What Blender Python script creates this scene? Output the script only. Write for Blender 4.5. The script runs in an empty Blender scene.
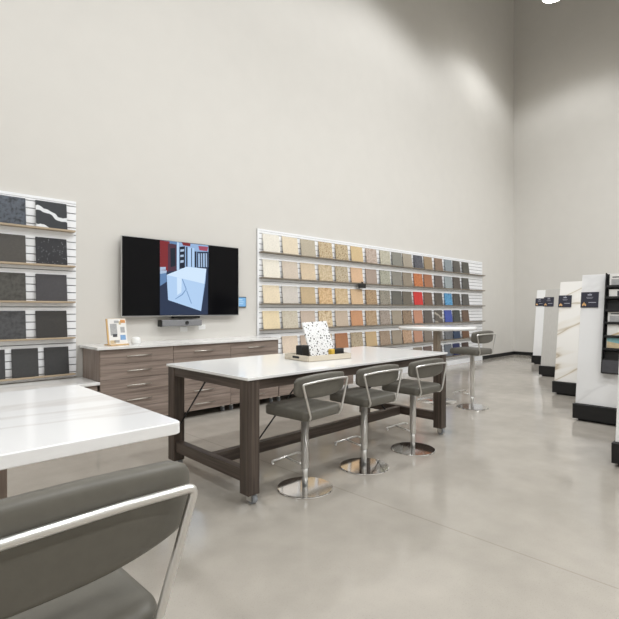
import bpy, bmesh, math, random
from mathutils import Vector, Matrix
PI = math.pi
rnd = random.Random(7)
C = bpy.context.scene.collection

# ------------------------------------------------------------------ helpers
def lin(r, g=None, b=None):
    if g is None: r, g, b = r
    f = lambda c: (c/255/12.92) if c/255 <= .04045 else ((c/255+.055)/1.055)**2.4
    return (f(r), f(g), f(b), 1)

def sc(col, k): return (col[0]*k, col[1]*k, col[2]*k, 1)

def base_mat(name, col, rough=.5, metal=0., spec=.5, coat=0.):
    m = bpy.data.materials.new(name); m.use_nodes = True
    n = m.node_tree.nodes; b = n['Principled BSDF']
    b.inputs['Base Color'].default_value = col
    b.inputs['Roughness'].default_value = rough
    b.inputs['Metallic'].default_value = metal
    b.inputs['Specular IOR Level'].default_value = spec
    b.inputs['Coat Weight'].default_value = coat
    return m, m.node_tree, b

def tex(nt, scale, detail=3, mapping=(1, 1, 1), kind='ShaderNodeTexNoise', rot=(0, 0, 0), coord='Object', vt='POINT'):
    tc = nt.nodes.new('ShaderNodeTexCoord'); mp = nt.nodes.new('ShaderNodeMapping')
    mp.vector_type = vt; mp.inputs['Scale'].default_value = mapping; mp.inputs['Rotation'].default_value = rot
    t = nt.nodes.new(kind)
    t.inputs['Scale'].default_value = scale
    if 'Detail' in t.inputs: t.inputs['Detail'].default_value = detail
    nt.links.new(tc.outputs[coord], mp.inputs[0]); nt.links.new(mp.outputs[0], t.inputs['Vector'])
    return t

def ramp(nt, src, stops):
    r = nt.nodes.new('ShaderNodeValToRGB'); e = r.color_ramp.elements
    while len(e) > len(stops): e.remove(e[-1])
    while len(e) < len(stops): e.new(1)
    for el, (p, c) in zip(e, stops): el.position = p; el.color = c
    nt.links.new(src, r.inputs[0]); return r

def bump(nt, b, src, strength, dist=.002):
    bp = nt.nodes.new('ShaderNodeBump'); bp.inputs['Strength'].default_value = strength
    bp.inputs['Distance'].default_value = dist
    nt.links.new(src, bp.inputs['Height']); nt.links.new(bp.outputs[0], b.inputs['Normal'])

def plain(name, col, rough=.5, metal=0., var=.06, scale=8, spec=.5, mapping=(1, 1, 1), coat=0.):
    m, nt, b = base_mat(name, col, rough, metal, spec, coat)
    t = tex(nt, scale, 4, mapping)
    r = ramp(nt, t.outputs[0], [(.3, sc(col, 1-var)), (.7, sc(col, 1+var))])
    nt.links.new(r.outputs[0], b.inputs['Base Color'])
    return m

def wood(name, c0, c1, rough, axis):
    m, nt, b = base_mat(name, c0, rough, spec=.35)
    mp = [22, 22, 22]; mp['xyz'.index(axis)] = .9
    t = tex(nt, 1.6, 6, mp); t.inputs['Distortion'].default_value = .6
    mp2 = [120, 120, 120]; mp2['xyz'.index(axis)] = 3
    t2 = tex(nt, 1.0, 3, mp2)
    ad = nt.nodes.new('ShaderNodeMath'); ad.operation = 'MULTIPLY_ADD'
    nt.links.new(t2.outputs[0], ad.inputs[0]); ad.inputs[1].default_value = .35
    nt.links.new(t.outputs[0], ad.inputs[2])
    mid = tuple((a+b_)/2 for a, b_ in zip(c0, c1))
    r = ramp(nt, ad.outputs[0], [(.45, c0), (.68, mid), (.85, c1)])
    nt.links.new(r.outputs[0], b.inputs['Base Color'])
    bump(nt, b, ad.outputs[0], .15, .001)
    return m

def veined(name, col, vein, amount, rough=.12, scale=.8, width=.06, rot=.5, stretch=(1, 1, 1), rx=0.):
    m, nt, b = base_mat(name, col, rough)
    t = tex(nt, scale, 4, stretch, rot=(rx, 0, rot), vt='TEXTURE'); t.inputs['Distortion'].default_value = .25
    s = nt.nodes.new('ShaderNodeMath'); s.operation = 'SUBTRACT'; s.inputs[1].default_value = .5
    a = nt.nodes.new('ShaderNodeMath'); a.operation = 'ABSOLUTE'
    nt.links.new(t.outputs[0], s.inputs[0]); nt.links.new(s.outputs[0], a.inputs[0])
    mixc = tuple(col[i]*(1-amount)+vein[i]*amount for i in range(3))+(1,)
    r = ramp(nt, a.outputs[0], [(0, mixc), (width, col)])
    nt.links.new(r.outputs[0], b.inputs['Base Color'])
    return m

def stone(name, rgb, kind='plain', rgb2=None):
    g_ = sum(rgb)/3; rgb = [c*.86+g_*.14 for c in rgb]
    col = lin(rgb)
    m, nt, b = base_mat(name, col, .3, spec=.4)
    c2 = lin(rgb2) if rgb2 else None
    if kind == 'plain':
        t = tex(nt, 60, 2); r = ramp(nt, t.outputs[0], [(.35, sc(col, .93)), (.65, sc(col, 1.06))])
    elif kind == 'speckle':
        t = tex(nt, 55, 2); c2 = c2 or sc(col, .5)
        r = ramp(nt, t.outputs[0], [(.0, c2), (.40, c2), (.46, col), (.62, col), (.7, sc(col, 1.25))])
    elif kind == 'mottle':
        t = tex(nt, 26, 5); c2 = c2 or sc(col, .6)
        r = ramp(nt, t.outputs[0], [(.36, c2), (.52, col), (.66, sc(col, 1.2))])
    elif kind == 'flecks':
        t = tex(nt, 38, 0, kind='ShaderNodeTexVoronoi'); c2 = c2 or lin(200, 205, 205)
        r = ramp(nt, t.outputs['Distance'], [(.0, c2), (.10, c2), (.17, col), (1, col)])
    elif kind == 'band':
        t = tex(nt, 9, 2); sx = nt.nodes.new('ShaderNodeSeparateXYZ'); tc = nt.nodes.new('ShaderNodeTexCoord')
        nt.links.new(tc.outputs['Object'], sx.inputs[0])
        def ma(op, a_, b_):
            q = nt.nodes.new('ShaderNodeMath'); q.operation = op
            for i, v in enumerate((a_, b_)):
                if isinstance(v, (int, float)): q.inputs[i].default_value = v
                else: nt.links.new(v, q.inputs[i])
            return q.outputs[0]
        zz = ma('ADD', sx.outputs['Z'], ma('MULTIPLY', sx.outputs['X'], .36))
        zz = ma('ADD', zz, ma('MULTIPLY', ma('SUBTRACT', t.outputs[0], .5), .10))
        zz = ma('ADD', zz, ma('MULTIPLY', ma('SINE', ma('MULTIPLY', sx.outputs['X'], 20), 0), .016))
        d1 = ma('ABSOLUTE', ma('SUBTRACT', zz, .168), 0)
        d2 = ma('ADD', ma('MULTIPLY', ma('LESS_THAN', zz, -.025), -1), 1)
        d1 = ma('MULTIPLY', ma('MULTIPLY', d1, d2), 10)
        r = ramp(nt, d1, [(0, c2), (.22, c2), (.28, col)])
    elif kind == 'vein':
        t = tex(nt, 3.2, 2, (1, 1, 1.6), rot=(0, .5, 0))
        s = nt.nodes.new('ShaderNodeMath'); s.operation = 'SUBTRACT'; s.inputs[1].default_value = .5
        a = nt.nodes.new('ShaderNodeMath'); a.operation = 'ABSOLUTE'
        nt.links.new(t.outputs[0], s.inputs[0]); nt.links.new(s.outputs[0], a.inputs[0])
        r = ramp(nt, a.outputs[0], [(0, c2), (.035, c2), (.05, col)])
    nt.links.new(r.outputs[0], b.inputs['Base Color'])
    return m

def glow(name, col, strength):
    m = bpy.data.materials.new(name); m.use_nodes = True; nt = m.node_tree
    b = nt.nodes['Principled BSDF']; b.inputs['Base Color'].default_value = (.01, .01, .01, 1)
    b.inputs['Emission Color'].default_value = col; b.inputs['Emission Strength'].default_value = strength
    b.inputs['Roughness'].default_value = .3; b.inputs['Specular IOR Level'].default_value = .15
    return m

class MB:
    """one mesh: boxes, prisms, tubes, lathes and lofts joined"""
    def __init__(s): s.bm = bmesh.new(); s.mi = 0
    def _faces(s, before):
        for f in s.bm.faces:
            if f.index == -1 or f not in before: pass
    def face(s, vs):
        try:
            f = s.bm.faces.new(vs); f.material_index = s.mi; return f
        except ValueError: return None
    def box(s, x0, x1, y0, y1, z0, z1, bev=0., seg=2):
        b = bmesh.new()
        bmesh.ops.create_cube(b, size=1)
        for v in b.verts:
            v.co = Vector((x0+(v.co.x+.5)*(x1-x0), y0+(v.co.y+.5)*(y1-y0), z0+(v.co.z+.5)*(z1-z0)))
        if bev: bmesh.ops.bevel(b, geom=b.edges[:], offset=bev, segments=seg, affect='EDGES', profile=.5)
        s.join(b); return s
    def join(s, b, mat=None):
        if mat is not None: bmesh.ops.transform(b, matrix=mat, verts=b.verts[:])
        mp = {}
        for v in b.verts: mp[v] = s.bm.verts.new(v.co)
        for f in b.faces:
            nf = s.face([mp[v] for v in f.verts])
            if nf: nf.smooth = f.smooth
        b.free()
    def rings(s, rings, cap=True, closed=False, smooth=True):
        R = [[s.bm.verts.new(p) for p in r] for r in rings]
        n = len(R[0])
        prs = list(zip(R[:-1], R[1:])) + ([(R[-1], R[0])] if closed else [])
        for a, b in prs:
            for i in range(n):
                f = s.face([a[i], a[(i+1) % n], b[(i+1) % n], b[i]])
                if f: f.smooth = smooth
        if cap and not closed:
            s.face(list(reversed(R[0]))); s.face(R[-1])
        return s
    def tube(s, pts, r, n=12, cap=True, closed=False):
        pts = [Vector(p) for p in pts]; rs = []
        m = len(pts); up = None
        for i, p in enumerate(pts):
            if closed: d = pts[(i+1) % m]-pts[i-1]
            else: d = pts[min(i+1, m-1)]-pts[max(i-1, 0)]
            d.normalize()
            if up is None:
                up = d.orthogonal().normalized()
            up = (up - d*up.dot(d)).normalized(); q = d.cross(up)
            rs.append([p+up*math.cos(2*PI*k/n)*r+q*math.sin(2*PI*k/n)*r for k in range(n)])
        return s.rings(rs, cap, closed)
    def lathe(s, prof, n=40, c=(0, 0), smooth=True):
        rs = [[(c[0]+r*math.cos(2*PI*k/n), c[1]+r*math.sin(2*PI*k/n), z) for k in range(n)] for r, z in prof]
        return s.rings(rs, smooth=smooth)
    def poly(s, pts):
        f = s.face([s.bm.verts.new(p) for p in pts]); return s
    def build(s, name, mats, parent=None, loc=(0, 0, 0), rot=(0, 0, 0), label=None):
        bmesh.ops.recalc_face_normals(s.bm, faces=s.bm.faces[:])
        me = bpy.data.meshes.new(name); s.bm.to_mesh(me); s.bm.free()
        for m in (mats if isinstance(mats, (list, tuple)) else [mats]): me.materials.append(m)
        o = bpy.data.objects.new(name, me); C.objects.link(o)
        o.location = loc; o.rotation_euler = rot
        if parent: o.parent = parent
        if label: o['label'] = label
        return o

def tag(o, label, cat, group=None, kind=None):
    o['label'] = label; o['category'] = cat
    if group: o['group'] = group
    if kind: o['kind'] = kind
    return o

def thing(name, label, cat, loc=(0, 0, 0), rz=0, group=None):
    o = bpy.data.objects.new(name, None); C.objects.link(o)
    o.empty_display_size = .1
    o.location = loc; o.rotation_euler = (0, 0, rz)
    return tag(o, label, cat, group)

def copy_tree(o, parent=None):
    c = o.copy(); C.objects.link(c)
    if parent: c.parent = parent
    for ch in o.children: copy_tree(ch, c)
    return c

def struct(o, name=None):
    o['kind'] = 'structure'; return o

# ------------------------------------------------------------------ materials
M = {}
M['wall'] = plain('wall_paint', lin(214, 211, 205), .75, var=.012, scale=3, spec=.2)
M['ceil'] = plain('ceiling_paint', lin(150, 149, 147), .9, var=.02, scale=2, spec=.1)
M['black'] = plain('black_vinyl', lin(20, 20, 21), .5, var=.08, scale=6)
M['white_quartz'] = plain('white_quartz', lin(242, 242, 241), .12, var=.012, scale=30)
M['vein_quartz'] = veined('white_veined_quartz', lin(242, 242, 242), lin(214, 209, 206), .55, .13, .7, .05, 0, (1.6, .32, 1))
M['counter_quartz'] = veined('counter_quartz', lin(236, 235, 233), lin(212, 211, 207), .7, .14, 1.2, .04, 0, (1.5, .4, 1))
g0, g1 = lin(120, 106, 97), lin(160, 145, 135)
M['oak_x'] = wood('grey_oak_laminate', g0, g1, .42, 'x')
M['oak_z'] = wood('grey_oak_laminate_upright', g0, g1, .38, 'z')
M['post'] = wood('light_taupe_wood', lin(158, 142, 128), lin(190, 176, 160), .4, 'z')
d0, d1 = lin(61, 52, 46), lin(93, 82, 74)
M['dark_x'] = wood('dark_ash_x', d0, d1, .45, 'x')
M['dark_y'] = wood('dark_ash_y', d0, d1, .45, 'y')
M['dark_z'] = wood('dark_ash_z', d0, d1, .45, 'z')
M['leather'] = plain('grey_leather', lin(101, 98, 90), .42, var=.05, scale=40, spec=.4)
nt = M['leather'].node_tree
_t = tex(nt, 260, 3); bump(nt, nt.nodes['Principled BSDF'], _t.outputs[0], .12, .001)
M['chrome'] = plain('polished_chrome', (.78, .77, .76, 1), .07, 1., var=.01, scale=2)
M['satin'] = plain('satin_chrome', (.72, .71, .69, 1), .3, 1., var=.02, scale=3)
M['nickel'] = plain('brushed_nickel', (.66, .63, .58, 1), .3, 1., var=.03, scale=30)
M['slat'] = plain('white_slatwall', lin(244, 245, 247), .4, var=.01, scale=4)
M['groove'] = plain('slat_groove', lin(150, 150, 152), .6, var=.05, scale=10)
M['oak_shelf'] = plain('pale_oak_ledge', lin(176, 158, 134), .5, var=.1, scale=3, mapping=(1, 20, 20))
M['grey_shelf'] = plain('bronze_ledge', lin(122, 112, 98), .45, var=.06, scale=3, mapping=(1, 20, 20))
M['tv_metal'] = plain('tv_silver_rim', (.55, .55, .55, 1), .3, 1., var=.02, scale=3)
M['tv_black'] = plain('tv_black_glass', (.004, .004, .005, 1), .1, var=.05, scale=2, spec=.12)
M['plastic_grey'] = plain('grey_mesh_plastic', lin(128, 128, 130), .6, var=.08, scale=90)
M['plastic_black'] = plain('black_plastic', lin(17, 17, 18), .45, var=.06, scale=20)
M['plastic_white'] = plain('white_plastic', lin(235, 235, 233), .35, var=.01, scale=9)
M['caster_grey'] = plain('grey_rubber', lin(150, 154, 160), .4, var=.08, scale=30)
M['tray'] = plain('cream_tray_board', lin(214, 204, 186), .5, var=.04, scale=10, mapping=(1, 6, 6))
M['yellow'] = plain('yellow_label', lin(214, 178, 70), .5, var=.05, scale=20)
M['navy'] = plain('navy_sign_plate', lin(47, 48, 62), .3, var=.05, scale=5)
M['gold'] = plain('gold_print', lin(224, 180, 120), .4, var=.1, scale=40)
M['pale_print'] = plain('pale_print', lin(176, 178, 190), .4, var=.05, scale=40)
M['paper'] = plain('white_paper', lin(232, 230, 226), .6, var=.015, scale=10)
M['print_grey'] = plain('grey_print', lin(168, 168, 168), .6, var=.12, scale=40)
M['print_blue'] = plain('blue_print', lin(126, 164, 206), .6, var=.15, scale=40)
M['print_orange'] = plain('orange_print', lin(214, 152, 92), .6, var=.15, scale=40)
M['print_sand'] = plain('sand_print', lin(206, 186, 150), .6, var=.1, scale=30)
M['print_teal'] = plain('teal_print', lin(130, 176, 180), .6, var=.1, scale=30)
M['print_dark'] = plain('dark_print', lin(70, 70, 74), .6, var=.1, scale=30)
M['pine'] = plain('pine_edge', lin(206, 170, 118), .5, var=.1, scale=4, mapping=(20, 20, 1))
M['slab_white'] = plain('white_slab', lin(242, 242, 241), .2, var=.012, scale=8)
M['slab_faint'] = veined('faintly_veined_slab', lin(243, 243, 243), lin(228, 228, 228), .7, .18, 1.2, .03, 0, (1, 1.5, .8), -.4)
M['slab_gold'] = None
M['slab_grey'] = plain('grey_slab', lin(197, 195, 190), .2, var=.05, scale=9, mapping=(1, 8, 1))

# polished concrete floor with a saw-cut joint
m, nt, b = base_mat('polished_concrete', lin(172, 168, 160), .16, spec=.5)
t = tex(nt, .55, 5); t2 = tex(nt, 5, 5); t3 = tex(nt, 140, 2)
r1 = ramp(nt, t.outputs[0], [(.3, lin(166, 160, 150)), (.7, lin(186, 179, 169))])
r2 = ramp(nt, t2.outputs[0], [(.3, (.94, .94, .94, 1)), (.7, (1.04, 1.04, 1.04, 1))])
r3 = ramp(nt, t3.outputs[0], [(.28, (.86, .86, .85, 1)), (.42, (1, 1, 1, 1))])
def mul(a, b_):
    x = nt.nodes.new('ShaderNodeMix'); x.data_type = 'RGBA'; x.blend_type = 'MULTIPLY'
    x.inputs['Factor'].default_value = 1
    nt.links.new(a, x.inputs[6]); nt.links.new(b_, x.inputs[7]); return x.outputs[2]
col = mul(mul(r1.outputs[0], r2.outputs[0]), r3.outputs[0])
# joint: line through J0-J1
J0, J1 = (2.747, 2.466), (2.793, 0.61)
L = math.hypot(J1[0]-J0[0], J1[1]-J0[1]); nx, ny = -(J1[1]-J0[1])/L, (J1[0]-J0[0])/L
tc = nt.nodes.new('ShaderNodeTexCoord')
dp = nt.nodes.new('ShaderNodeVectorMath'); dp.operation = 'DOT_PRODUCT'
dp.inputs[1].default_value = (nx, ny, 0); nt.links.new(tc.outputs['Object'], dp.inputs[0])
sb = nt.nodes.new('ShaderNodeMath'); sb.operation = 'SUBTRACT'; sb.inputs[1].default_value = nx*J0[0]+ny*J0[1]
ab = nt.nodes.new('ShaderNodeMath'); ab.operation = 'ABSOLUTE'
nt.links.new(dp.outputs['Value'], sb.inputs[0]); nt.links.new(sb.outputs[0], ab.inputs[0])
rj = ramp(nt, ab.outputs[0], [(.0, (.80, .79, .77, 1)), (.003, (.80, .79, .77, 1)), (.006, (1, 1, 1, 1))])
col = mul(col, rj.outputs[0])
nt.links.new(col, b.inputs['Base Color'])
rr = ramp(nt, t2.outputs[0], [(.3, (.08, .08, .08, 1)), (.7, (.16, .16, .16, 1))])
nt.links.new(rr.outputs[0], b.inputs['Roughness'])
tb = tex(nt, 1.6, 2); bump(nt, b, tb.outputs[0], .06, .01)
M['floor'] = m

# gold veined slab: soft diagonal bands across the height
m, nt, b = base_mat('gold_veined_slab', lin(232, 229, 222), .18)
t = tex(nt, 1.0, 3, (1, 2.2, .42), rot=(-.42, 0, 0), vt='TEXTURE'); t.inputs['Distortion'].default_value = .15
s_ = nt.nodes.new('ShaderNodeMath'); s_.operation = 'SUBTRACT'; s_.inputs[1].default_value = .5
a_ = nt.nodes.new('ShaderNodeMath'); a_.operation = 'ABSOLUTE'
nt.links.new(t.outputs[0], s_.inputs[0]); nt.links.new(s_.outputs[0], a_.inputs[0])
r_ = ramp(nt, a_.outputs[0], [(0, lin(190, 176, 154)), (.007, lin(212, 203, 188)), (.022, lin(236, 232, 224)), (.06, lin(243, 241, 237))])
nt.links.new(r_.outputs[0], b.inputs['Base Color'])
M['slab_gold'] = m

# ------------------------------------------------------------------ the room
D = 6.044; R = 14.77; X0 = -5.0; Y0 = -8.0; H = 12.5
def plate(name, x0, x1, y0, y1, z0, z1, mat):
    return struct(MB().box(x0, x1, y0, y1, z0, z1).build(name, mat))
plate('floor', X0-.2, R+.2, Y0-.2, D+.2, -.2, 0, M['floor'])
plate('ceiling', X0-.2, R+.2, Y0-.2, D+.2, H, H+.2, M['ceil'])
plate('wall_back', X0-.2, R+.2, D, D+.2, 0, H, M['wall'])
plate('wall_right', R, R+.2, Y0-.2, D, 0, H, M['wall'])
plate('wall_left', X0-.2, X0, Y0-.2, D, 0, H, M['wall'])
plate('wall_front', X0, R, Y0-.2, Y0, 0, H, M['wall'])
plate('baseboard_back', 12.62, R, D-.015, D, 0, .1, M['black'])
plate('baseboard_right', R-.015, R, Y0, D-.015, 0, .1, M['black'])

# ------------------------------------------------------------------ slat wall displays
SH = [2.369, 1.948, 1.523, 1.098, .664, .240]      # shelf tops
def slat_panel(name, label, x0, x1, z0, z1, shelves, shelf_mat, sx0, sx1):
    o = thing(name, label, 'display panel', ((x0+x1)/2, D, z0))
    cx = (x0+x1)/2
    a = MB().box(x0-cx, x1-cx, -.010, 0, 0, z1-z0)
    a.build('backing', M['groove'], o)
    s = MB(); pitch = .0868
    # slats, phased on the shelf heights; a groove between each two
    z = SH[0]-.0434-pitch*30
    s.box(x0-cx, x0-cx+.03, -.026, -.010, 0, z1-z0)
    while z < z1:
        a0, a1 = max(z+.006, z0), min(z+pitch-.006, z1-.035)
        if a1-a0 > .01: s.box(x0-cx+.03, x1-cx, -.026, -.010, a0-z0, a1-z0)
        z += pitch
    s.box(x0-cx+.03, x1-cx, -.026, -.010, z1-z0-.03, z1-z0)
    s.build('slats', M['slat'], o)
    for zs in shelves:
        sa = max(sx0, 6.40) if zs < .3 else sx0
        h = MB().box(sa-cx, sx1-cx, -.10, -.026, zs-z0-.018, zs-z0)
        h.box(sa-cx, sx1-cx, -.108, -.098, zs-z0-.016, zs-z0+.004)
        h.mi = 1
        h.box(sa-cx, sx1-cx, -.034, -.026, zs-z0-.054, zs-z0-.018)
        h.build('shelf', [shelf_mat, M['slat']], o)
    return o
slat_panel('slatwall_panel', 'white slatwall panel with pale oak ledges holding dark stone samples, at the left edge',
           -.6, 1.868, .625, 2.735, SH[:5], M['oak_shelf'], -.6, 1.838)
big = slat_panel('slatwall_panel', 'long white slatwall panel with bronze ledges holding rows of coloured stone samples',
           4.63, 12.56, .13, 2.745, SH, M['grey_shelf'], 4.66, 12.58)
MB().box(-3.965+.02, 3.965, -.03, 0, -.13, -.012).build('kick_board', M['slat'], big)

ORD = ['first', 'second', 'third', 'fourth', 'fifth', 'sixth', 'seventh', 'eighth', 'ninth', 'tenth', 'eleventh',
       'twelfth', 'thirteenth', 'fourteenth', 'fifteenth', 'last']
ROW = ['top', 'second', 'third', 'fourth', 'fifth', 'lowest']
def sample(x, zs, w, h, mat, label, group):
    """stone square standing on a shelf and leaning back against the slats"""
    o = MB().box(-w/2, w/2, -.006, .006, 0, h, .0025, 1).build('stone_sample', mat)
    lean = math.atan2(.040, h)
    o.location = (x, D-.074, zs+.0035); o.rotation_euler = (-lean, 0, 0)
    return tag(o, label, 'stone sample', group)

P_, S_, T_, F_, V_ = 'plain', 'speckle', 'mottle', 'flecks', 'vein'
GRID = [
 [('off-white', (226,220,206),P_), ('cream',(222,206,178),P_), ('greige',(182,170,148),P_), ('tan flecked',(196,176,140),S_,(150,116,80)), ('sand flecked',(192,172,136),S_,(120,96,66)), ('honey tan',(208,180,132),P_), ('pinkish grey',(184,166,152),T_,(160,140,126)), ('pale sage grey',(182,177,158),T_,(166,160,140)), ('mid grey',(132,131,122),P_), ('warm grey',(162,151,134),P_), ('blue-black mottled',(86,87,96),T_,(52,54,62)), ('golden brown',(156,131,100),P_), ('cocoa brown',(134,108,88),P_), ('steel blue-grey',(132,142,148),P_), ('charcoal brown',(88,84,78),P_), ('charcoal',(82,80,72),P_)],
 [('ivory',(232,225,208),P_), ('pale mushroom',(208,192,174),P_), ('beige',(212,190,158),P_), ('wheat mottled',(200,180,146),T_,(180,158,124)), ('sand speckled',(188,172,144),S_,(140,122,94)), ('peach',(216,176,138),P_), ('taupe',(166,146,132),P_), ('sage speckled',(168,166,148),S_,(120,122,108)), ('grey',(136,132,122),P_), ('olive taupe',(144,131,113),P_), ('bright orange',(198,116,66),T_,(170,92,48)), ('rust brown',(166,106,72),P_), ('dark cocoa',(100,86,80),P_), ('pale blue-grey',(146,156,160),P_), ('dark umber',(86,77,70),P_), ('dark grey',(82,80,74),P_)],
 [('pale buttercream',(232,214,182),P_), ('pale grey',(206,198,188),P_), ('caramel tan',(198,172,132),P_), ('golden mottled',(212,178,132),T_,(186,146,100)), ('sandy beige',(204,178,138),T_,(190,162,122)), ('apricot tan',(214,178,136),P_), ('brown flecked',(178,148,112),S_,(120,94,66)), ('stone grey speckled',(150,143,128),S_,(104,98,88)), ('slate grey',(98,96,90),P_), ('olive grey',(108,100,88),P_), ('bright red',(214,42,40),P_), ('chestnut',(116,86,68),P_), ('dark olive brown',(86,78,70),P_), ('sky blue mottled',(78,152,200),T_,(50,110,160)), ('blackish brown',(76,71,66),P_), ('graphite grey',(86,84,80),P_)],
 [('warm cream',(234,213,172),P_), ('oatmeal speckled',(204,194,174),S_,(186,174,152)), ('dusty rose beige',(198,178,160),P_), ('cream veined',(214,192,156),T_,(172,140,100)), ('light taupe',(196,176,154),P_), ('terracotta peach',(204,146,104),P_), ('light brown',(178,150,118),T_,(160,132,100)), ('grey-pink speckled',(164,150,138),S_,(120,108,98)), ('stone beige',(160,147,128),P_), ('brown mottled',(148,124,100),T_,(108,88,68)), ('salmon',(196,134,104),P_), ('dark brown-grey',(92,84,78),P_), ('pale-streaked dark',(88,80,72),'band',(170,162,150)), ('royal blue',(58,80,172),P_), ('blackish green',(66,69,66),P_), ('dark chocolate',(106,82,66),P_)],
 [None, ('blush cream',(220,200,178),P_), ('rose beige',(192,170,152),P_), ('light beige',(200,180,152),P_), ('russet',(176,118,80),P_), ('fine-grained beige',(182,164,136),S_,(140,122,98)), ('amber tan',(198,168,124),P_), ('brown-grey speckled',(164,142,120),S_,(136,114,94)), ('plain taupe',(156,141,122),P_), ('pink-brown mottled',(184,150,120),T_,(150,116,90)), ('coral brown',(188,134,106),P_), ('grey-brown',(124,112,100),P_), ('dark grey-brown',(110,102,94),P_), ('bluish grey speckled',(106,108,112),S_,(80,82,88)), ('deep navy',(42,62,92),P_), ('reddish brown',(114,78,52),P_)],
 [None]*10 + [('brownish grey',(140,128,112),P_), ('plum brown',(112,92,84),P_), ('brown-black',(90,80,74),P_), ('slate blue-grey',(100,106,116),P_), ('midnight navy',(42,50,98),P_), ('espresso brown',(74,56,50),P_)],
]
TX0, TP = 4.718, .4382
COFF = [0, -.02, -.03, -.02, -.01, 0, .02, .05, .04, 0, 0, -.015, .02, .05, .03, .065]
for r_i, row in enumerate(GRID):
    for c_i, e in enumerate(row):
        if not e: continue
        nm, rgb, kind = e[:3]; rgb2 = e[3] if len(e) > 3 else None
        x = TX0 + TP*c_i + .1775 + COFF[c_i]
        k = ORD[c_i] if c_i < 15 else 'last'
        sample(x, SH[r_i], .355, .302, stone('stone_' + nm.replace(' ', '_'), rgb, kind, rgb2),
               f'{nm} stone sample, {k} from left, {ROW[r_i]} ledge of the long panel' if k != 'last'
               else f'{nm} stone sample, right end of the {ROW[r_i]} ledge of the long panel',
               f'stone samples on the {ROW[r_i]} ledge of the long panel')
LEFT = [
 [('grey-blue mottled granite', (72,79,90), T_, (38,41,47), 1.157, .32), ('charcoal stone with a broad white vein', (46,49,53), 'band', (222,224,226), 1.582, .328)],
 [('plain dark taupe', (78,74,69), P_, None, 1.157, .32), ('black stone with white flecks', (44,44,48), F_, (170,174,178), 1.582, .328)],
 [('dark olive-grey mottled', (80,78,73), T_, (66,64,60), 1.157, .32), ('plain dark plum-grey', (72,70,73), P_, None, 1.582, .328)],
 [('charcoal grey mottled', (76,76,78), T_, (62,62,64), 1.157, .32), ('plain brown-black', (60,58,56), P_, None, 1.582, .328)],
 [('dark charcoal', (64,64,66), P_, None, .987, .262), ('charcoal', (64,64,64), P_, None, 1.312, .262), ('black-grey', (60,60,61), P_, None, 1.635, .262)],
]
for r_i, row in enumerate(LEFT):
    for c_i, (nm, rgb, kind, rgb2, x, w) in enumerate(row):
        pos = 'right-hand' if c_i == len(row)-1 else ('middle' if (len(row) == 3 and c_i == 1) else 'left-hand')
        nm2 = nm if 'stone' in nm or 'granite' in nm else nm + ' stone'
        sample(x+.01, SH[r_i], w, .315 if r_i < 4 else .322, stone('stone_' + nm.replace(' ', '_'), rgb, kind, rgb2),
               f'{nm2} sample, {pos} one on the {["top","second","third","fourth","bottom"][r_i]} oak ledge',
               f'dark samples on the {["top","second","third","fourth","bottom"][r_i]} oak ledge')
# small black tag hung over the second long ledge
o = MB().box(-.115, .115, -.004, .004, -.10, -.012, .002, 1).box(-.02, .02, -.004, .004, -.014, .022).box(-.02, .02, -.004, .018, .018, .024).build('ledge_tag', M['plastic_black'])
o.location = (7.18, D-.114, 1.948); tag(o, 'small black tag hanging from the second ledge of the long panel', 'tag')

# ------------------------------------------------------------------ drawer cabinets
CF = 5.44                                # cabinet front
def cabinet(label, x0, x1, ztop, nd, z0=.095):
    w = x1-x0; o = thing('drawer_cabinet', label, 'cabinet', ((x0+x1)/2, CF, 0), 0, 'grey oak drawer cabinets along the back wall')
    a = MB().box(-w/2, w/2, .022, D-CF-.03, z0, ztop)
    a.build('body', M['oak_z'], o)
    dh = (ztop-z0)/nd
    for i in range(nd):
        zb = z0+dh*i
        d = MB().box(-w/2+.002, w/2-.002, 0, .021, zb+.002, zb+dh-.002, .0015, 1).build('drawer', M['oak_x'], o)
        zh = zb+dh*.51
        h = MB().tube([(-.15, -.028, zh), (.15, -.028, zh)], .0062, 10)
        h.tube([(-.11, -.028, zh), (-.11, .002, zh)], .005, 8); h.tube([(.11, -.028, zh), (.11, .002, zh)], .005, 8)
        h.build('handle', M['nickel'], d)
    for sx in (-1, 1):
        for y in (.10, .48):
            k = MB().tube([(sx*(w/2-.07)-.012, y, .035), (sx*(w/2-.07)+.012, y, .035)], .035, 18)
            k.build('caster_wheel', M['caster_grey'], o)
            MB().box(sx*(w/2-.07)-.018, sx*(w/2-.07)+.018, y-.02, y+.02, .062, z0, .003, 1).build('caster_fork', M['satin'], o)
    return o
X_ = [1.942, 2.845, 3.715, 4.585]
cabinet('tall five-drawer grey oak cabinet under the framed page, left end of the counter', X_[0], X_[1], .965, 5)
cabinet('tall five-drawer grey oak cabinet under the television, middle of the counter', X_[1]+.001, X_[2], .965, 5)
cabinet('tall five-drawer grey oak cabinet next to the long sample panel, right end of the counter', X_[2]+.001, X_[3], .965, 5)
cabinet('low grey oak cabinet under the left sample panel', 1.00, 1.915, .572, 3)
cabinet('low grey oak cabinet under the left sample panel, cut off by the picture edge', .08, .999, .572, 3)
cabinet('low grey oak cabinet under the long sample panel, beside the tall cabinets', 4.60, 5.47, .572, 3)
cabinet('low grey oak cabinet under the long sample panel, seen behind the second stool', 5.471, 6.34, .572, 3)
def worktop(label, x0, x1, z0, z1, yf=CF-.025):
    o = MB().box(x0, x1, yf, D-.028 if z1 < .7 else D-.002, z0, z1, .004, 2).build('worktop', M['counter_quartz'])
    return tag(o, label, 'worktop')
worktop('white quartz worktop over the tall drawer cabinets below the television', 1.905, 4.605, .9655, .996)
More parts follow.
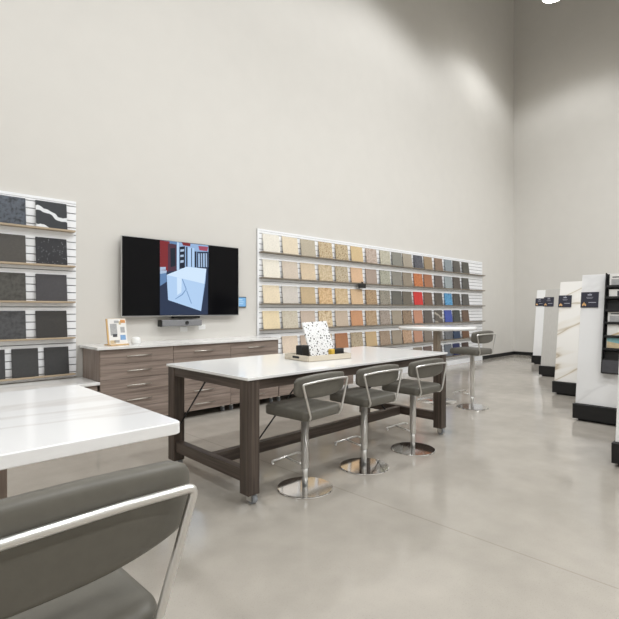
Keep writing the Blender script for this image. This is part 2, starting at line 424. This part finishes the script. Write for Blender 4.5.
worktop('low white quartz worktop under the left sample panel', .08, 1.935, .5725, .604)
worktop('low white quartz worktop under the long sample panel', 4.605, 6.345, .5725, .604)

# ------------------------------------------------------------------ television, camera bar, wall items
tv = thing('television', 'wall-mounted flat television showing a white stone island', 'television', (3.297, 5.944, 1.332))
W2, TH = .909, 1.048
fr = MB()
fr.box(-W2, W2, 0, .028, 0, .012, .002, 1).box(-W2, W2, 0, .028, TH-.007, TH, .002, 1)
fr.box(-W2, -W2+.007, 0, .028, .012, TH-.007).box(W2-.007, W2, 0, .028, .012, TH-.007)
fr.build('rim', M['tv_metal'], tv)
MB().box(-W2+.007, W2-.007, .004, .026, .012, TH-.007).build('screen', M['tv_black'], tv)
MB().box(-W2+.02, W2-.02, .0285, .05, .02, TH-.02, .008, 2).box(-.35, .35, .05, .075, .2, .75, .006, 1).build('back_shell', M['plastic_black'], tv)
MB().box(-.3, .3, .075, .098, .3, .65).box(-.17, .25, .03, .098, -.03, -.002, .004, 1).build('wall_mount', M['plastic_black'], tv)
# picture on the screen
def uv(px, py):  # crop pixels -> screen metres
    u = (px-73)/(430-73); top = 35+(78-35)*u; bot = 585+5*u
    v = (py-top)/(bot-top)
    return (2.911-3.297+u*.756, .004, .018+(1-v)*(TH-.03))
pic_cols = [(36,48,72), (118,36,42), (130,158,190), (22,30,46), (196,216,236), (166,194,226), (116,146,186), (140,168,204), (150,70,90), (92,124,164), (72,44,60), (160,180,204), (178,202,228)]
pm = [glow('screen_colour_%d' % i, lin(c), 1.0) for i, c in enumerate(pic_cols)]
pb = MB(); layer = 0
def pol(ci, *pts):
    global layer
    layer += 1; pb.mi = ci
    q = [uv(*p) for p in pts]; pb.poly([(x, y-.00025*layer, z) for x, y, z in q])
pol(0, (73,35), (430,78), (426,590), (73,585))                         # slate floor
pol(7, (73,35), (430,78), (430,240), (73,260))                         # pale room behind
pol(1, (73,35), (140,45), (140,265), (73,262))                         # red panel
pol(10, (128,60), (190,60), (190,262), (128,265))
pol(3, (145,95), (180,92), (182,225), (147,235))                       # dark rack
pol(9, (140,38), (200,46), (200,70), (140,58))
pol(12, (192,50), (206,52), (206,255), (192,258))                      # post
pol(3, (210,85), (250,80), (250,240), (210,248))
pol(11, (216,105), (244,102), (244,118), (216,122))
pol(11, (216,145), (240,142), (240,158), (216,160))
pol(11, (216,185), (240,182), (240,200), (216,204))
pol(3, (258,85), (268,85), (268,235), (258,235))
pol(5, (272,90), (320,95), (320,235), (272,232))
pol(3, (296,95), (302,95), (302,234), (296,234))
pol(3, (322,120), (336,120), (336,240), (322,238))
pol(8, (350,80), (428,88), (420,120), (358,112))                       # red arch
pol(0, (340,122), (428,124), (428,250), (340,243))
for k in range(4):
    a = 350+k*19
    pol(11 if k % 2 else 5, (a,135), (a+10,136), (a+11,238), (a+1,236))
pol(1, (225,50), (290,60), (288,82), (235,75))
pol(11, (73,232), (112,232), (112,252), (73,255))                      # low bench left
pol(9, (73,275), (116,270), (118,340), (73,372))
pol(11, (73,255), (120,258), (116,276), (73,282))
pol(4, (118,290), (262,232), (412,250), (398,362))                     # island top
pol(5, (118,290), (398,362), (370,562), (128,475))                     # island front
pol(6, (398,362), (412,250), (406,340), (370,562))                     # island side
pol(6, (225,322), (232,322), (262,398), (232,440), (182,470), (176,468), (226,434), (254,398))
pol(6, (258,410), (263,405), (300,505), (294,506))
pol(4, (190,310), (225,320), (222,420), (192,440))
pb.build('screen_image', pm, tv)

cb = thing('camera_bar', 'grey conference camera bar on the wall under the television', 'camera', (3.226, D, 1.194))
MB().box(-.30, .315, -.135, -.03, 0, .088, .012, 2).build('grille', M['plastic_grey'], cb)
MB().box(-.316, -.301, -.137, -.028, -.002, .09, .004, 1).build('end_cap', M['plastic_black'], cb)
MB().lathe([(.0, 0), (.026, 0), (.026, .012), (.018, .014), (.016, .008), (0, .008)], 20).build('lens', M['plastic_black'], cb, (.07, -.134, .046), (PI/2, 0, 0))
MB().box(-.08, .12, -.03, 0, .01, .075, .003, 1).build('bracket', M['plastic_black'], cb)

tb = thing('tablet', 'small wall tablet with a pale blue screen right of the television', 'tablet', (4.30, D, 1.46))
MB().box(-.095, .105, -.025, 0, 0, .165, .006, 2).build('case', M['plastic_black'], tb)
sp = MB().box(-.085, .095, -.0255, -.0245, .012, .153)
sp.build('screen', glow('tablet_screen', lin(126, 178, 222), .9), tb)
ps = MB(); ps.box(-.075, .03, -.0262, -.0254, .11, .125).box(-.075, .06, -.0262, -.0254, .08, .09).box(-.075, .045, -.0262, -.0254, .05, .06)
ps.build('screen_text', glow('tablet_text', lin(190, 220, 240), .9), tb)
for x, z, l in ((3.32, 1.145, 'white outlet plate below the camera bar, left one of two'), (3.615, 1.165, 'white outlet plate at the right end of the camera bar')):
    o = thing('outlet_plate', l, 'outlet', (x, D, z), 0, 'outlets under the television')
    MB().box(-.058, .058, -.007, 0, -.035, .035, .003, 2).build('cover', M['plastic_white'], o)
    for s in (-1, 1):
        MB().box(s*.024-.014, s*.024+.014, -.0085, -.006, -.015, .015, .002, 1).build('socket', M['plastic_white'], o)

# framed page and white dome on the counter
pf = thing('page_stand', 'pine-edged stand with a printed picture page on the tall counter', 'display stand', (2.235, 5.66, .9965), math.radians(8))
lean = math.radians(-10)
def leaned(nm, mb, mat): return mb.build(nm, mat, pf, (0, 0, 0), (lean, 0, 0))
leaned('board', MB().box(-.125, .125, 0, .018, .004, .325, .002, 1), M['pine'])
leaned('page', MB().box(-.108, .124, -.003, -.0002, .012, .322), M['paper'])
pr = MB()
pr.mi = 0; pr.box(-.085, .00, -.0045, -.003, .12, .26); pr.box(-.03, .03, -.0045, -.003, .27, .30)
pr.mi = 1; pr.box(.035, .105, -.0045, -.003, .06, .12); pr.box(.05, .10, -.0052, -.0045, .085, .10)
pr.mi = 2; pr.box(.05, .115, -.0045, -.003, .27, .31)
pr.mi = 5; pr.box(-.10, -.03, -.0045, -.003, .02, .06); pr.box(.03, .06, -.0045, -.003, .25, .29)
pr.mi = 3; pr.box(-.06, -.005, -.0055, -.0045, .10, .135)
pr.mi = 4; pr.box(.045, .10, -.0045, -.003, .15, .22); pr.box(-.05, .02, -.0045, -.003, .03, .06)
leaned('printing', pr, [M['print_grey'], M['print_blue'], M['print_orange'], M['print_dark'], M['print_grey'], M['print_sand']])
MB().box(-.12, .12, -.05, .11, 0, .012, .003, 1).build('foot', M['pine'], pf)
o = MB().lathe([(.0, 0), (.05, 0), (.058, .012), (.058, .055), (.05, .075), (.03, .086), (0, .088)], 28).build('speaker_puck', M['plastic_white'])
o.location = (2.47, 5.70, .9965); tag(o, 'small white rounded gadget beside the picture page', 'gadget')

# ------------------------------------------------------------------ stools
def arc(c, r, a0, a1, n, plane):
    out = []
    for i in range(n+1):
        a = a0+(a1-a0)*i/n; out.append((c, r, a))
    return out
def fillet(pts, rad, n=6):
    pts = [Vector(p) for p in pts]; out = [pts[0]]
    for i in range(1, len(pts)-1):
        a, b_, c = pts[i-1], pts[i], pts[i+1]
        d1, d2 = (a-b_), (c-b_); r = min(rad, d1.length*.45, d2.length*.45)
        p1, p2 = b_+d1.normalized()*r, b_+d2.normalized()*r
        for k in range(n+1):
            t_ = k/n; out.append(p1*(1-t_)**2+b_*2*t_*(1-t_)+p2*t_**2)
    out.append(pts[-1]); return out
def rrect(w, d, r, z, n=6, cy=0):
    out = []
    for sx, sy, a0 in ((1, 1, 0), (-1, 1, PI/2), (-1, -1, PI), (1, -1, 3*PI/2)):
        for k in range(n+1):
            a = a0+PI/2*k/n
            out.append((sx*(w/2-r)+r*math.cos(a), cy+sy*(d/2-r)+r*math.sin(a), z))
    return out
def make_stool(label, seat_z, bar=False):
    o = thing('bar_stool', label, 'stool', (0, 0, 0), 0, 'grey leather pedestal stools')
    MB().lathe([(0, 0), (.222, 0), (.224, .005), (.222, .010), (.218, .013), (0, .0131)], 64, smooth=False).build('base', M['chrome'], o)
    zt = seat_z-.075
    MB().lathe([(0, .012), (.023, .012), (.023, .185), (0, .185)], 28).build('piston', M['satin'], o)
    MB().lathe([(0, .165), (.029, .165), (.031, .17), (.031, zt-.012), (.06, zt-.008), (.08, zt), (0, zt)], 28).build('column', M['satin'], o)
    f = MB(); f.tube([(0, .025, .18), (0, .215, .205)], .008, 10)
    f.tube(fillet([(-.175, .185, .198), (-.155, .220, .206), (.155, .220, .206), (.175, .185, .198)], .02), .009, 10)
    f.build('footrest', M['satin'], o)
    # seat cushion
    z0 = seat_z-.078; s = MB(); rs = []
    for ins, z in ((.02, 0), (.006, .003), (.0, .010), (0, .03), (.0, .060), (.004, .070), (.012, .077), (.03, .081), (.08, .084), (.15, .086)):
        rs.append([(x, y, zz) for x, y, zz in rrect(.44-2*ins, .465-2*ins, max(.055-ins*.25, .015), z0+z, 7, .0225)])
    s.rings(rs); s.build('seat', M['leather'], o)
    MB().box(-.12, .12, -.10, .14, zt-.004, z0+.002, .004, 1).build('seat_plate', M['plastic_black'], o)
    # curved backrest: loft of rounded sections along its width
    zb = seat_z
    bk = MB(); rs = []; N = 40
    for i in range(N+1):
        u = math.sin(PI/2*(-1+2*i/N)); x = .288*u
        yc = -.186+.035*abs(u)**3
        zlo = zb+.082+.034*abs(u)**2.4; zhi = zb+.266-.022*abs(u)**2.5
        th = .027; c_ = max(0., (abs(u)-.88)/.12); rd = math.sqrt(max(0., 1-min(c_, .98)**2))
        zlo += .035*(1-rd); zhi -= .035*(1-rd); th *= .35+.65*rd
        dy = .035*3*abs(u)**2*(1 if u > 0 else -1)/.262
        nrm = Vector((-dy, 1, 0)).normalized()
        ring = []
        K = 24
        for k in range(K):
            a = 2*PI*k/K; ca, sa = math.cos(a), math.sin(a)
            e = .42
            px_ = th*math.copysign(abs(ca)**e, ca); pz = (zhi-zlo)/2*math.copysign(abs(sa)**e, sa)
            tilt = -.10*(pz)                       # leans back toward the top
            p = Vector((x, yc, (zlo+zhi)/2+pz))+nrm*px_+Vector((0, tilt, 0))
            ring.append(tuple(p))
        rs.append(ring)
    bk.rings(rs); bk.build('backrest', M['leather'], o)
    # frame tube round the back
    fz = zb+.212
    pts = [(-.18, -.20, zb-.075), (-.185, -.222, zb-.045), (-.272, -.222, fz-.005)]
    for i in range(1, 8):
        u = -1+2*i/8; pts.append((.266*u, -.222-.008*(1-u*u), fz+.004*(1-u*u)))
    pts += [(.272, -.222, fz-.005), (.185, -.222, zb-.045), (.18, -.20, zb-.075)]
    a = fillet(pts[:4], .018); b2 = fillet(pts[-4:], .018)
    full = [p for p in a[:-1]] + [Vector(p) for p in pts[4:-4]] + [p for p in b2[1:]]
    t_ = MB(); t_.tube([Vector((-.12, -.10, zb-.082)), *full, Vector((.12, -.10, zb-.082))], .0092, 12)
    t_.build('frame_tube', M['satin'], o)
    return o
st = make_stool('grey leather stool nearest the front corner of the dark table', .675)
st.location = (2.553, 2.70, 0); st.rotation_euler.z = math.radians(5)
for loc, rz, l in (((3.284, 2.69, 0), 0, 'grey leather stool in the middle of the row at the dark table'),
                   ((4.046, 2.675, 0), -1, 'grey leather stool at the far end of the dark table, beside its leg'),
                   ):
    c = copy_tree(st); c.location = loc; c.rotation_euler.z = math.radians(rz); c['label'] = l
ts = make_stool('grey leather stool raised to bar height at the small round table', .86)
fs = make_stool('large grey leather stool in the foreground at the white table', .879)
fs.location = (.192, 1.026, 0); fs.rotation_euler.z = math.radians(2)
ts.location = (6.39, 3.215, 0); ts.rotation_euler.z = math.radians(-2)

# ------------------------------------------------------------------ dark work table
wt = thing('work_table', 'dark wood work table on casters with a white stone top', 'table', (1.987, 2.697, 0), math.radians(.437))
TL, TW, TZ, LG = 2.827, 1.219, .94, .105
MB().box(0, TL, 0, TW, TZ-.022, TZ, .003, 2).build('table_top', M['white_quartz'], wt)
i_ = .012; zl = .08; zt = TZ-.0225
for x in (i_, TL-i_-LG):
    for y in (i_, TW-i_-LG):
        MB().box(x, x+LG, y, y+LG, zl, zt, .003, 1).build('leg', M['dark_z'], wt)
        cx_, cy_ = x+LG/2+.024, y+LG/2
        k = MB().box(cx_-.035, cx_+.035, cy_-.035, cy_+.035, zl-.006, zl, .001, 1)
        k.box(cx_-.030, cx_-.021, cy_-.022, cy_+.03, .022, zl-.006).box(cx_+.021, cx_+.030, cy_-.022, cy_+.03, .022, zl-.006)
        kb = k.build('caster', M['satin'], wt)
        MB().tube([(cx_-.019, cy_-.004, .037), (cx_+.019, cy_-.004, .037)], .037, 20).build('wheel', M['caster_grey'], kb)
ah = .075
for y in (i_+.012, TW-i_-.037):
    MB().box(i_+LG, TL-i_-LG, y, y+.025, zt-ah, zt).build('apron', M['dark_x'], wt)
for x in (i_+.006, TL-i_-.031):
    MB().box(x, x+.025, i_+LG, TW-i_-LG, zt-ah, zt).build('apron', M['dark_y'], wt)
for x in (i_+.02, TL-i_-.085):
    MB().box(x, x+.065, i_+LG, TW-i_-LG, zl+.078, zl+.172, .002, 1).build('stretcher', M['dark_y'], wt)
MB().box(i_+.085, TL-i_-.085, TW/2-.0325, TW/2+.0325, zl+.073, zl+.167, .002, 1).build('stretcher', M['dark_x'], wt)
def rod(p, q): MB().tube([p, q], .007, 10).build('brace', M['plastic_black'], wt)
rod((.06, TW/2, zt-.03), (.06, TW-i_-LG, .38))
rod((TL-.06, TW/2, zt-.03), (TL-.06, TW-i_-LG, .38))
rod((.55, TW/2, zl+.16), (1.27, TW/2, zt-.002)); rod((TL-.35, TW/2, zl+.16), (TL-1.10, TW/2, zt-.002))

# tray and its contents
TA = math.radians(-6); tr = thing('tray', 'square cream tray with dark grip holes on the dark table', 'tray', (3.27, 3.27, TZ+.0005), TA)
tw = .255; tx_, ty_ = .268, .19
t_ = MB().box(-tx_, tx_, -ty_, ty_, 0, .008, .002, 1)
for s in (-1, 1):
    t_.box(-tx_, tx_, s*ty_-.006, s*ty_+.006, .004, .055, .002, 1)
    t_.box(s*tx_-.006, s*tx_+.006, -ty_+.004, ty_-.004, .004, .055, .002, 1)
t_.build('box', M['tray'], tr)
for s in (-1, 1):
    g = MB(); rr_ = rrect(.11, .022, .0105, 0, 5)
    g.rings([[(s*(tx_+.0065), p[0], .032+p[1]) for p in rr_], [(s*(tx_+.0045), p[0], .032+p[1]) for p in rr_]])
    g.build('grip_hole', M['plastic_black'], tr)
def in_tray(x, y): return (3.27+x*math.cos(TA)-y*math.sin(TA), 3.27+x*math.sin(TA)+y*math.cos(TA), TZ+.0090)
# terrazzo slab on its easel
m, nt, b = base_mat('black_flecked_terrazzo', lin(240, 240, 238), .2)
v1 = tex(nt, 30, 0, kind='ShaderNodeTexVoronoi'); v2 = tex(nt, 70, 0, kind='ShaderNodeTexVoronoi')
ra = ramp(nt, v1.outputs['Distance'], [(.0, lin(40, 40, 42)), (.22, lin(52, 52, 54)), (.30, (.84, .84, .84, 1))])
rb = ramp(nt, v2.outputs['Distance'], [(.0, lin(120, 120, 120)), (.2, lin(130, 130, 130)), (.26, (1, 1, 1, 1))])
x_ = mul(ra.outputs[0], rb.outputs[0])
nt.links.new(x_, b.inputs['Base Color'])
tl = thing('terrazzo_slab', 'white slab with black flecks propped up in the tray', 'stone sample', in_tray(.09, .02), math.radians(-2))
MB().box(-.17, .17, -.008, .008, .008, .375, .002, 1).build('slab', m, tl, (0, 0, 0), (math.radians(-20), math.radians(-2), 0))
MB().box(-.11, .11, -.03, .14, 0, .008, .002, 1).box(-.03, .03, .11, .13, .008, .24).build('easel', M['plastic_black'], tl)
o = MB().box(-.055, .055, -.04, .04, 0, .13, .004, 1).build('card_box', M['plastic_black'])
o.location = in_tray(-.17, .03); o.rotation_euler.z = math.radians(8); tag(o, 'black card box at the left side of the cream tray', 'box')
pk = thing('packet', 'black packet with a yellow end lying in front of the flecked slab', 'packet', in_tray(.13, -.125), math.radians(8))
MB().box(-.05, .11, -.025, .025, 0, .095, .012, 3).build('wrapper', M['plastic_black'], pk)
MB().box(-.105, -.051, -.025, .025, 0, .095, .012, 3).build('end_label', M['yellow'], pk, label='yellow end of the packet')
o = MB().box(-.035, .035, -.06, .06, 0, .018, .004, 2).build('phone', M['plastic_black'])
o.location = in_tray(-.09, -.10); o.rotation_euler.z = math.radians(-30); tag(o, 'small flat black gadget lying in the cream tray', 'gadget')

# ------------------------------------------------------------------ foreground white table
ft = thing('display_table', 'white veined stone table in the left foreground', 'table', (.06, 2.558, 0))
def top_slab(x0, x1, y0, y1, z0, z1, r):
    s = MB(); w, d = x1-x0, y1-y0; c = ((x0+x1)/2, (y0+y1)/2); rs = []
    for ins, z in ((.004, z0), (0, z0+.004), (0, z1-.005), (.005, z1)):
        rs.append([(x+c[0], y+c[1], zz) for x, y, zz in rrect(w-2*ins, d-2*ins, r, z, 6)])
    return s.rings(rs, smooth=False)
top_slab(-.96, .958, -.692, .692, .886, .94, .03).build('table_top', M['vein_quartz'], ft)
for x in (.252, -.86):
    for y in (-.31, .21):
        MB().box(x, x+.12, y, y+.12, 0, .8855, .004, 1).build('leg', M['oak_z'], ft)
for y in (-.27, .25):
    MB().box(-.74, .252, y, y+.03, .80, .8855).build('apron', M['oak_x'], ft)

# ------------------------------------------------------------------ round bar table at the back
rt = thing('bar_table', 'round white-topped bar table with one post in front of the samples', 'table', (6.44, 3.822, 0))
MB().lathe([(0, 1.115), (.575, 1.115), (.585, 1.123), (.585, 1.152), (.578, 1.16), (0, 1.16)], 72).build('table_top', M['white_quartz'], rt)
MB().box(-.042, .042, -.042, .042, .028, 1.102, .003, 1).build('post', M['post'], rt)
MB().box(-.2, .2, -.2, .2, 1.102, 1.1145).build('top_plate', M['plastic_black'], rt)
MB().lathe([(0, 0), (.30, 0), (.302, .006), (.298, .012), (.08, .028), (0, .028)], 64).build('base', M['chrome'], rt)

# ------------------------------------------------------------------ slab display stands
def slab_stand(label, x, y, mat, ztop, width=1.2, backmat=None):
    o = thing('slab_stand', label, 'display stand', (x, y, 0), 0, 'leaning stone slabs on black plinths')
    p = MB().box(0, 1.0, -width, 0, .03, .215, .003, 1).box(.06, .94, -width+.05, -.05, 0, .03)
    p.build('plinth', M['black'], o)
    xs0, xs1 = .05, .35
    ang = math.atan2(xs1-xs0, ztop-.215); ln = math.hypot(xs1-xs0, ztop-.215)
    MB().box(0, .025, -width+.01, -.02, 0.004, ln, .002, 1).build('slab', mat, o, (xs0, 0, .215), (0, ang, 0))
    MB().box(-.025, 0, -width+.01, -.02, 0.004, ln, .002, 1).build('slab', backmat or M['slab_white'], o, (1.0-xs0, 0, .215), (0, -ang, 0))
    MB().box(.30, .70, -width+.06, -.10, .215, 1.10).build('core', M['black'], o)
    return o, ang
def sign(label, x, y, ang, dist, size, dy=0.):
    """navy plate fixed to a leaning slab; dist is measured up the slab"""
    o = thing('sign_plate', label, 'sign', (x+.05+math.sin(ang)*dist, y+dy, .215+math.cos(ang)*dist), 0, 'navy signs on the slabs')
    o.rotation_euler = (0, ang, 0); s = size
    MB().box(-.012, -.0005, -s, 0, 0, s).build('plate', M['navy'], o)
    q = MB(); X1, X2 = -.0135, -.012
    q.mi = 0
    # flame-like emblem of three drops
    for cy, cz, k in ((-.20, .20, 1.0), (-.13, .14, .8), (-.28, .14, .8)):
        pts = [(0, .16), (.05, .05), (.055, 0), (.035, -.05), (0, -.065), (-.035, -.05), (-.055, 0), (-.05, .05)]
        a = [(X1, s*(cy+k*p), s*(cz+k*r2)) for p, r2 in pts]; b_ = [(X2, y_, z_) for _, y_, z_ in a]
        q.rings([a, b_], smooth=False)
    q.build('emblem', M['gold'], o, label='gold flame emblem'); q = MB()
    q.box(X1, X2, -s*.62, -s*.38, s*.78, s*.86)
    q.box(X1, X2, -s*.58, -s*.46, s*.92, s*.94)
    q.box(X1, X2, -s*.70, -s*.30, s*.655, s*.675); q.box(X1, X2, -s*.66, -s*.34, s*.58, s*.60)
    q.box(X1, X2, -s*.88, -s*.45, s*.30, s*.345)
    q.build('lettering', M['pale_print'], o, label='pale lettering')
    return o
specs = [(6.60, 1.955, M['slab_faint'], 1.888, 'tall white slab stand behind the brochure rack'),
         (8.37, 2.79, M['slab_gold'], 1.90, 'slab stand with gold diagonal veining, third from the far wall'),
         (10.42, 3.74, M['slab_grey'], 1.868, 'plain grey slab stand, second from the far wall'),
         (12.58, 4.70, M['slab_white'], 1.928, 'plain white slab stand, the one nearest the far wall'),
         (4.92, 1.135, M['slab_white'], 1.9, 'nearest slab stand, cut off by the right edge of the picture')]
info = []
for x, y, mt, zt_, l in specs: info.append((x, y, slab_stand(l, x, y, mt, zt_)[1], zt_))
sl = ['navy sign with a gold emblem on the white slab beside the brochure rack',
      'navy sign with a gold emblem on the gold-veined slab',
      'navy sign with a gold emblem on the grey slab',
      'navy sign on the white slab nearest the far wall']
for (x, y, an, zt_), l, zb_, dy in zip(info, sl, (1.452, 1.462, 1.485, 1.507), (-.02, -.01, .0, .0)):
    sign(l, x, y, an, (zb_-.215)/math.cos(an), .205, dy)
# brochure rack on the nearest full slab
x, y, an, _ = info[0]
dz = .62
rk = thing('brochure_rack', 'black wall rack of brochures hung on the white slab at the right', 'rack',
           (x+.05+math.tan(an)*(dz-.215)-.0006, 1.645, dz))
rk.rotation_euler = (0, an, 0)
RW, RH, RD = .62, 1.28, .085
k = MB().box(-.012, -.001, -RW, 0, 0, RH)
k.box(-RD, -.001, -.012, 0, 0, RH).box(-RD, -.001, -RW, -RW+.012, 0, RH).box(-RD, -.001, -RW, 0, 0, .012)
k.build('case', M['plastic_black'], rk)
ROWZ = [1.10, .955, .60, .46, .30]
for z in [1.10, .955, .79, .63, .46, .30, .16]:
    MB().box(-RD+.002, -.012, -RW+.012, -.012, z-.012, z-.002).box(-RD+.002, -RD+.008, -RW+.012, -.012, z-.012, z+.02).build('pocket', M['plastic_black'], rk)
MB().box(-RD-.003, -RD+.003, -RW+.012, -.012, .012, .165).build('front_panel', M['print_dark'], rk)
bro = [(1.10, .17, 'white brochure with a grey picture in the top pocket of the rack', ['print_grey']),
       (.955, .115, 'small white card in the second pocket of the rack', ['print_dark']),
       (.63, .165, 'pale brochure with a light kitchen picture in the middle of the rack', ['print_grey']),
       (.46, .16, 'white brochure with slanted pale stone in the rack, above the beach one', ['print_sand']),
       (.30, .17, 'brochure with a beach picture in the lower pocket of the rack', ['print_teal', 'print_sand'])]
for i, (z, h, l, cols) in enumerate(bro):
    o = thing('brochure', l, 'brochure', (0, 0, 0), 0, 'brochures in the black rack')
    mw = rk.matrix_basis
    loc = Matrix.Translation(rk.location) @ Matrix.Rotation(an, 4, 'Y') @ Vector((-RD+.045, -.04, z+.0005))
    o.location = loc; o.rotation_euler = (0, an-.06, 0)
    bw = .22
    MB().box(-.006, .0, -bw, 0, 0, h).build('cover', M['paper'], o)
    q = MB()
    if i == 4:
        q.mi = 0; q.box(-.0075, -.006, -bw+.004, -.004, h*.45, h-.01)
        r2 = MB(); r2.poly([(-.0078, -.004, .004), (-.0078, -bw+.004, .004), (-.0078, -bw+.004, h*.38), (-.0078, -.004, h*.62)]); r2.build('sand_picture', M['print_sand'], o)
    elif i == 3:
        q.mi = 0; q.poly([(-.0072, -.02, .01), (-.0072, -bw+.02, h*.35), (-.0072, -bw+.02, h*.6), (-.0072, -.05, h*.2)])
    elif i == 1:
        q.mi = 0; q.box(-.0075, -.006, -bw+.02, -.09, .03, h-.02)
    else:
        q.mi = 0; q.box(-.0075, -.006, -bw+.015, -.02, h*.12, h*.62)
        MB().box(-.0075, -.006, -.12, -.03, h*.72, h*.8).build('title_print', M['print_dark'], o)
    q.build('printing', [M[c] for c in cols], o)

# ------------------------------------------------------------------ high-bay lamps
def lamp_light(x, y, z, power):
    l = bpy.data.lights.new('high_bay_light', 'SPOT'); l.energy = power; l.spot_size = math.radians(SPOT); l.spot_blend = BLEND
    l.shadow_soft_size = .35; l.color = (.968, .985, 1)
    o = bpy.data.objects.new('high_bay_light', l); C.objects.link(o); o.location = (x, y, z); return o
SPOT, BLEND, POW = 146, .38, 500
for x in (12.1, 7.5, 2.9, -1.7):
    for y in (4.0 if x > 10 else 3.0, -1.2, -5.4):
        lamp_light(x, y, 9.0, POW*((.52 if y > 3 else 1.12) if x > 10 else .86 if x > 5 else (.95 if -2 < y < 0 else .66)))
hb = thing('high_bay_lamp', 'round high-bay lamp at the top edge above the slab stands', 'lamp', (12.1, 4.0, 9.03))
MB().lathe([(.24, 0), (.26, .0), (.22, .10), (.14, .20), (.10, .34), (0, .34), (0, .30), (.09, .30), (.12, .19), (.20, .09)], 40).build('reflector', M['tv_metal'], hb)
MB().lathe([(0, -.004), (.235, -.004), (.235, .004), (0, .004)], 40).build('lens', glow('lamp_lens', (1, .97, .92, 1), 25), hb)
MB().tube([(0, 0, .33), (0, 0, H-9.03)], .01, 8).build('stem', M['plastic_black'], hb)

# ------------------------------------------------------------------ camera and view
w = bpy.data.worlds.new('World'); bpy.context.scene.world = w; w.use_nodes = True
w.node_tree.nodes['Background'].inputs[0].default_value = (.8, .85, .9, 1)
w.node_tree.nodes['Background'].inputs[1].default_value = .2
cam = bpy.data.cameras.new('Camera'); co = bpy.data.objects.new('Camera', cam); C.objects.link(co)
cam.sensor_width = 36; cam.lens = 463.745/619*36; cam.shift_y = -.77/619
co.location = (0, 0, 1.437); co.rotation_euler = (PI/2, 0, math.radians(46.043-90))
cam.clip_end = 100
S = bpy.context.scene; S.camera = co
S.view_settings.view_transform = 'Standard'; S.view_settings.look = 'None'
S.view_settings.exposure = 0.21; S.view_settings.gamma = 1; S.view_settings.use_curve_mapping = False
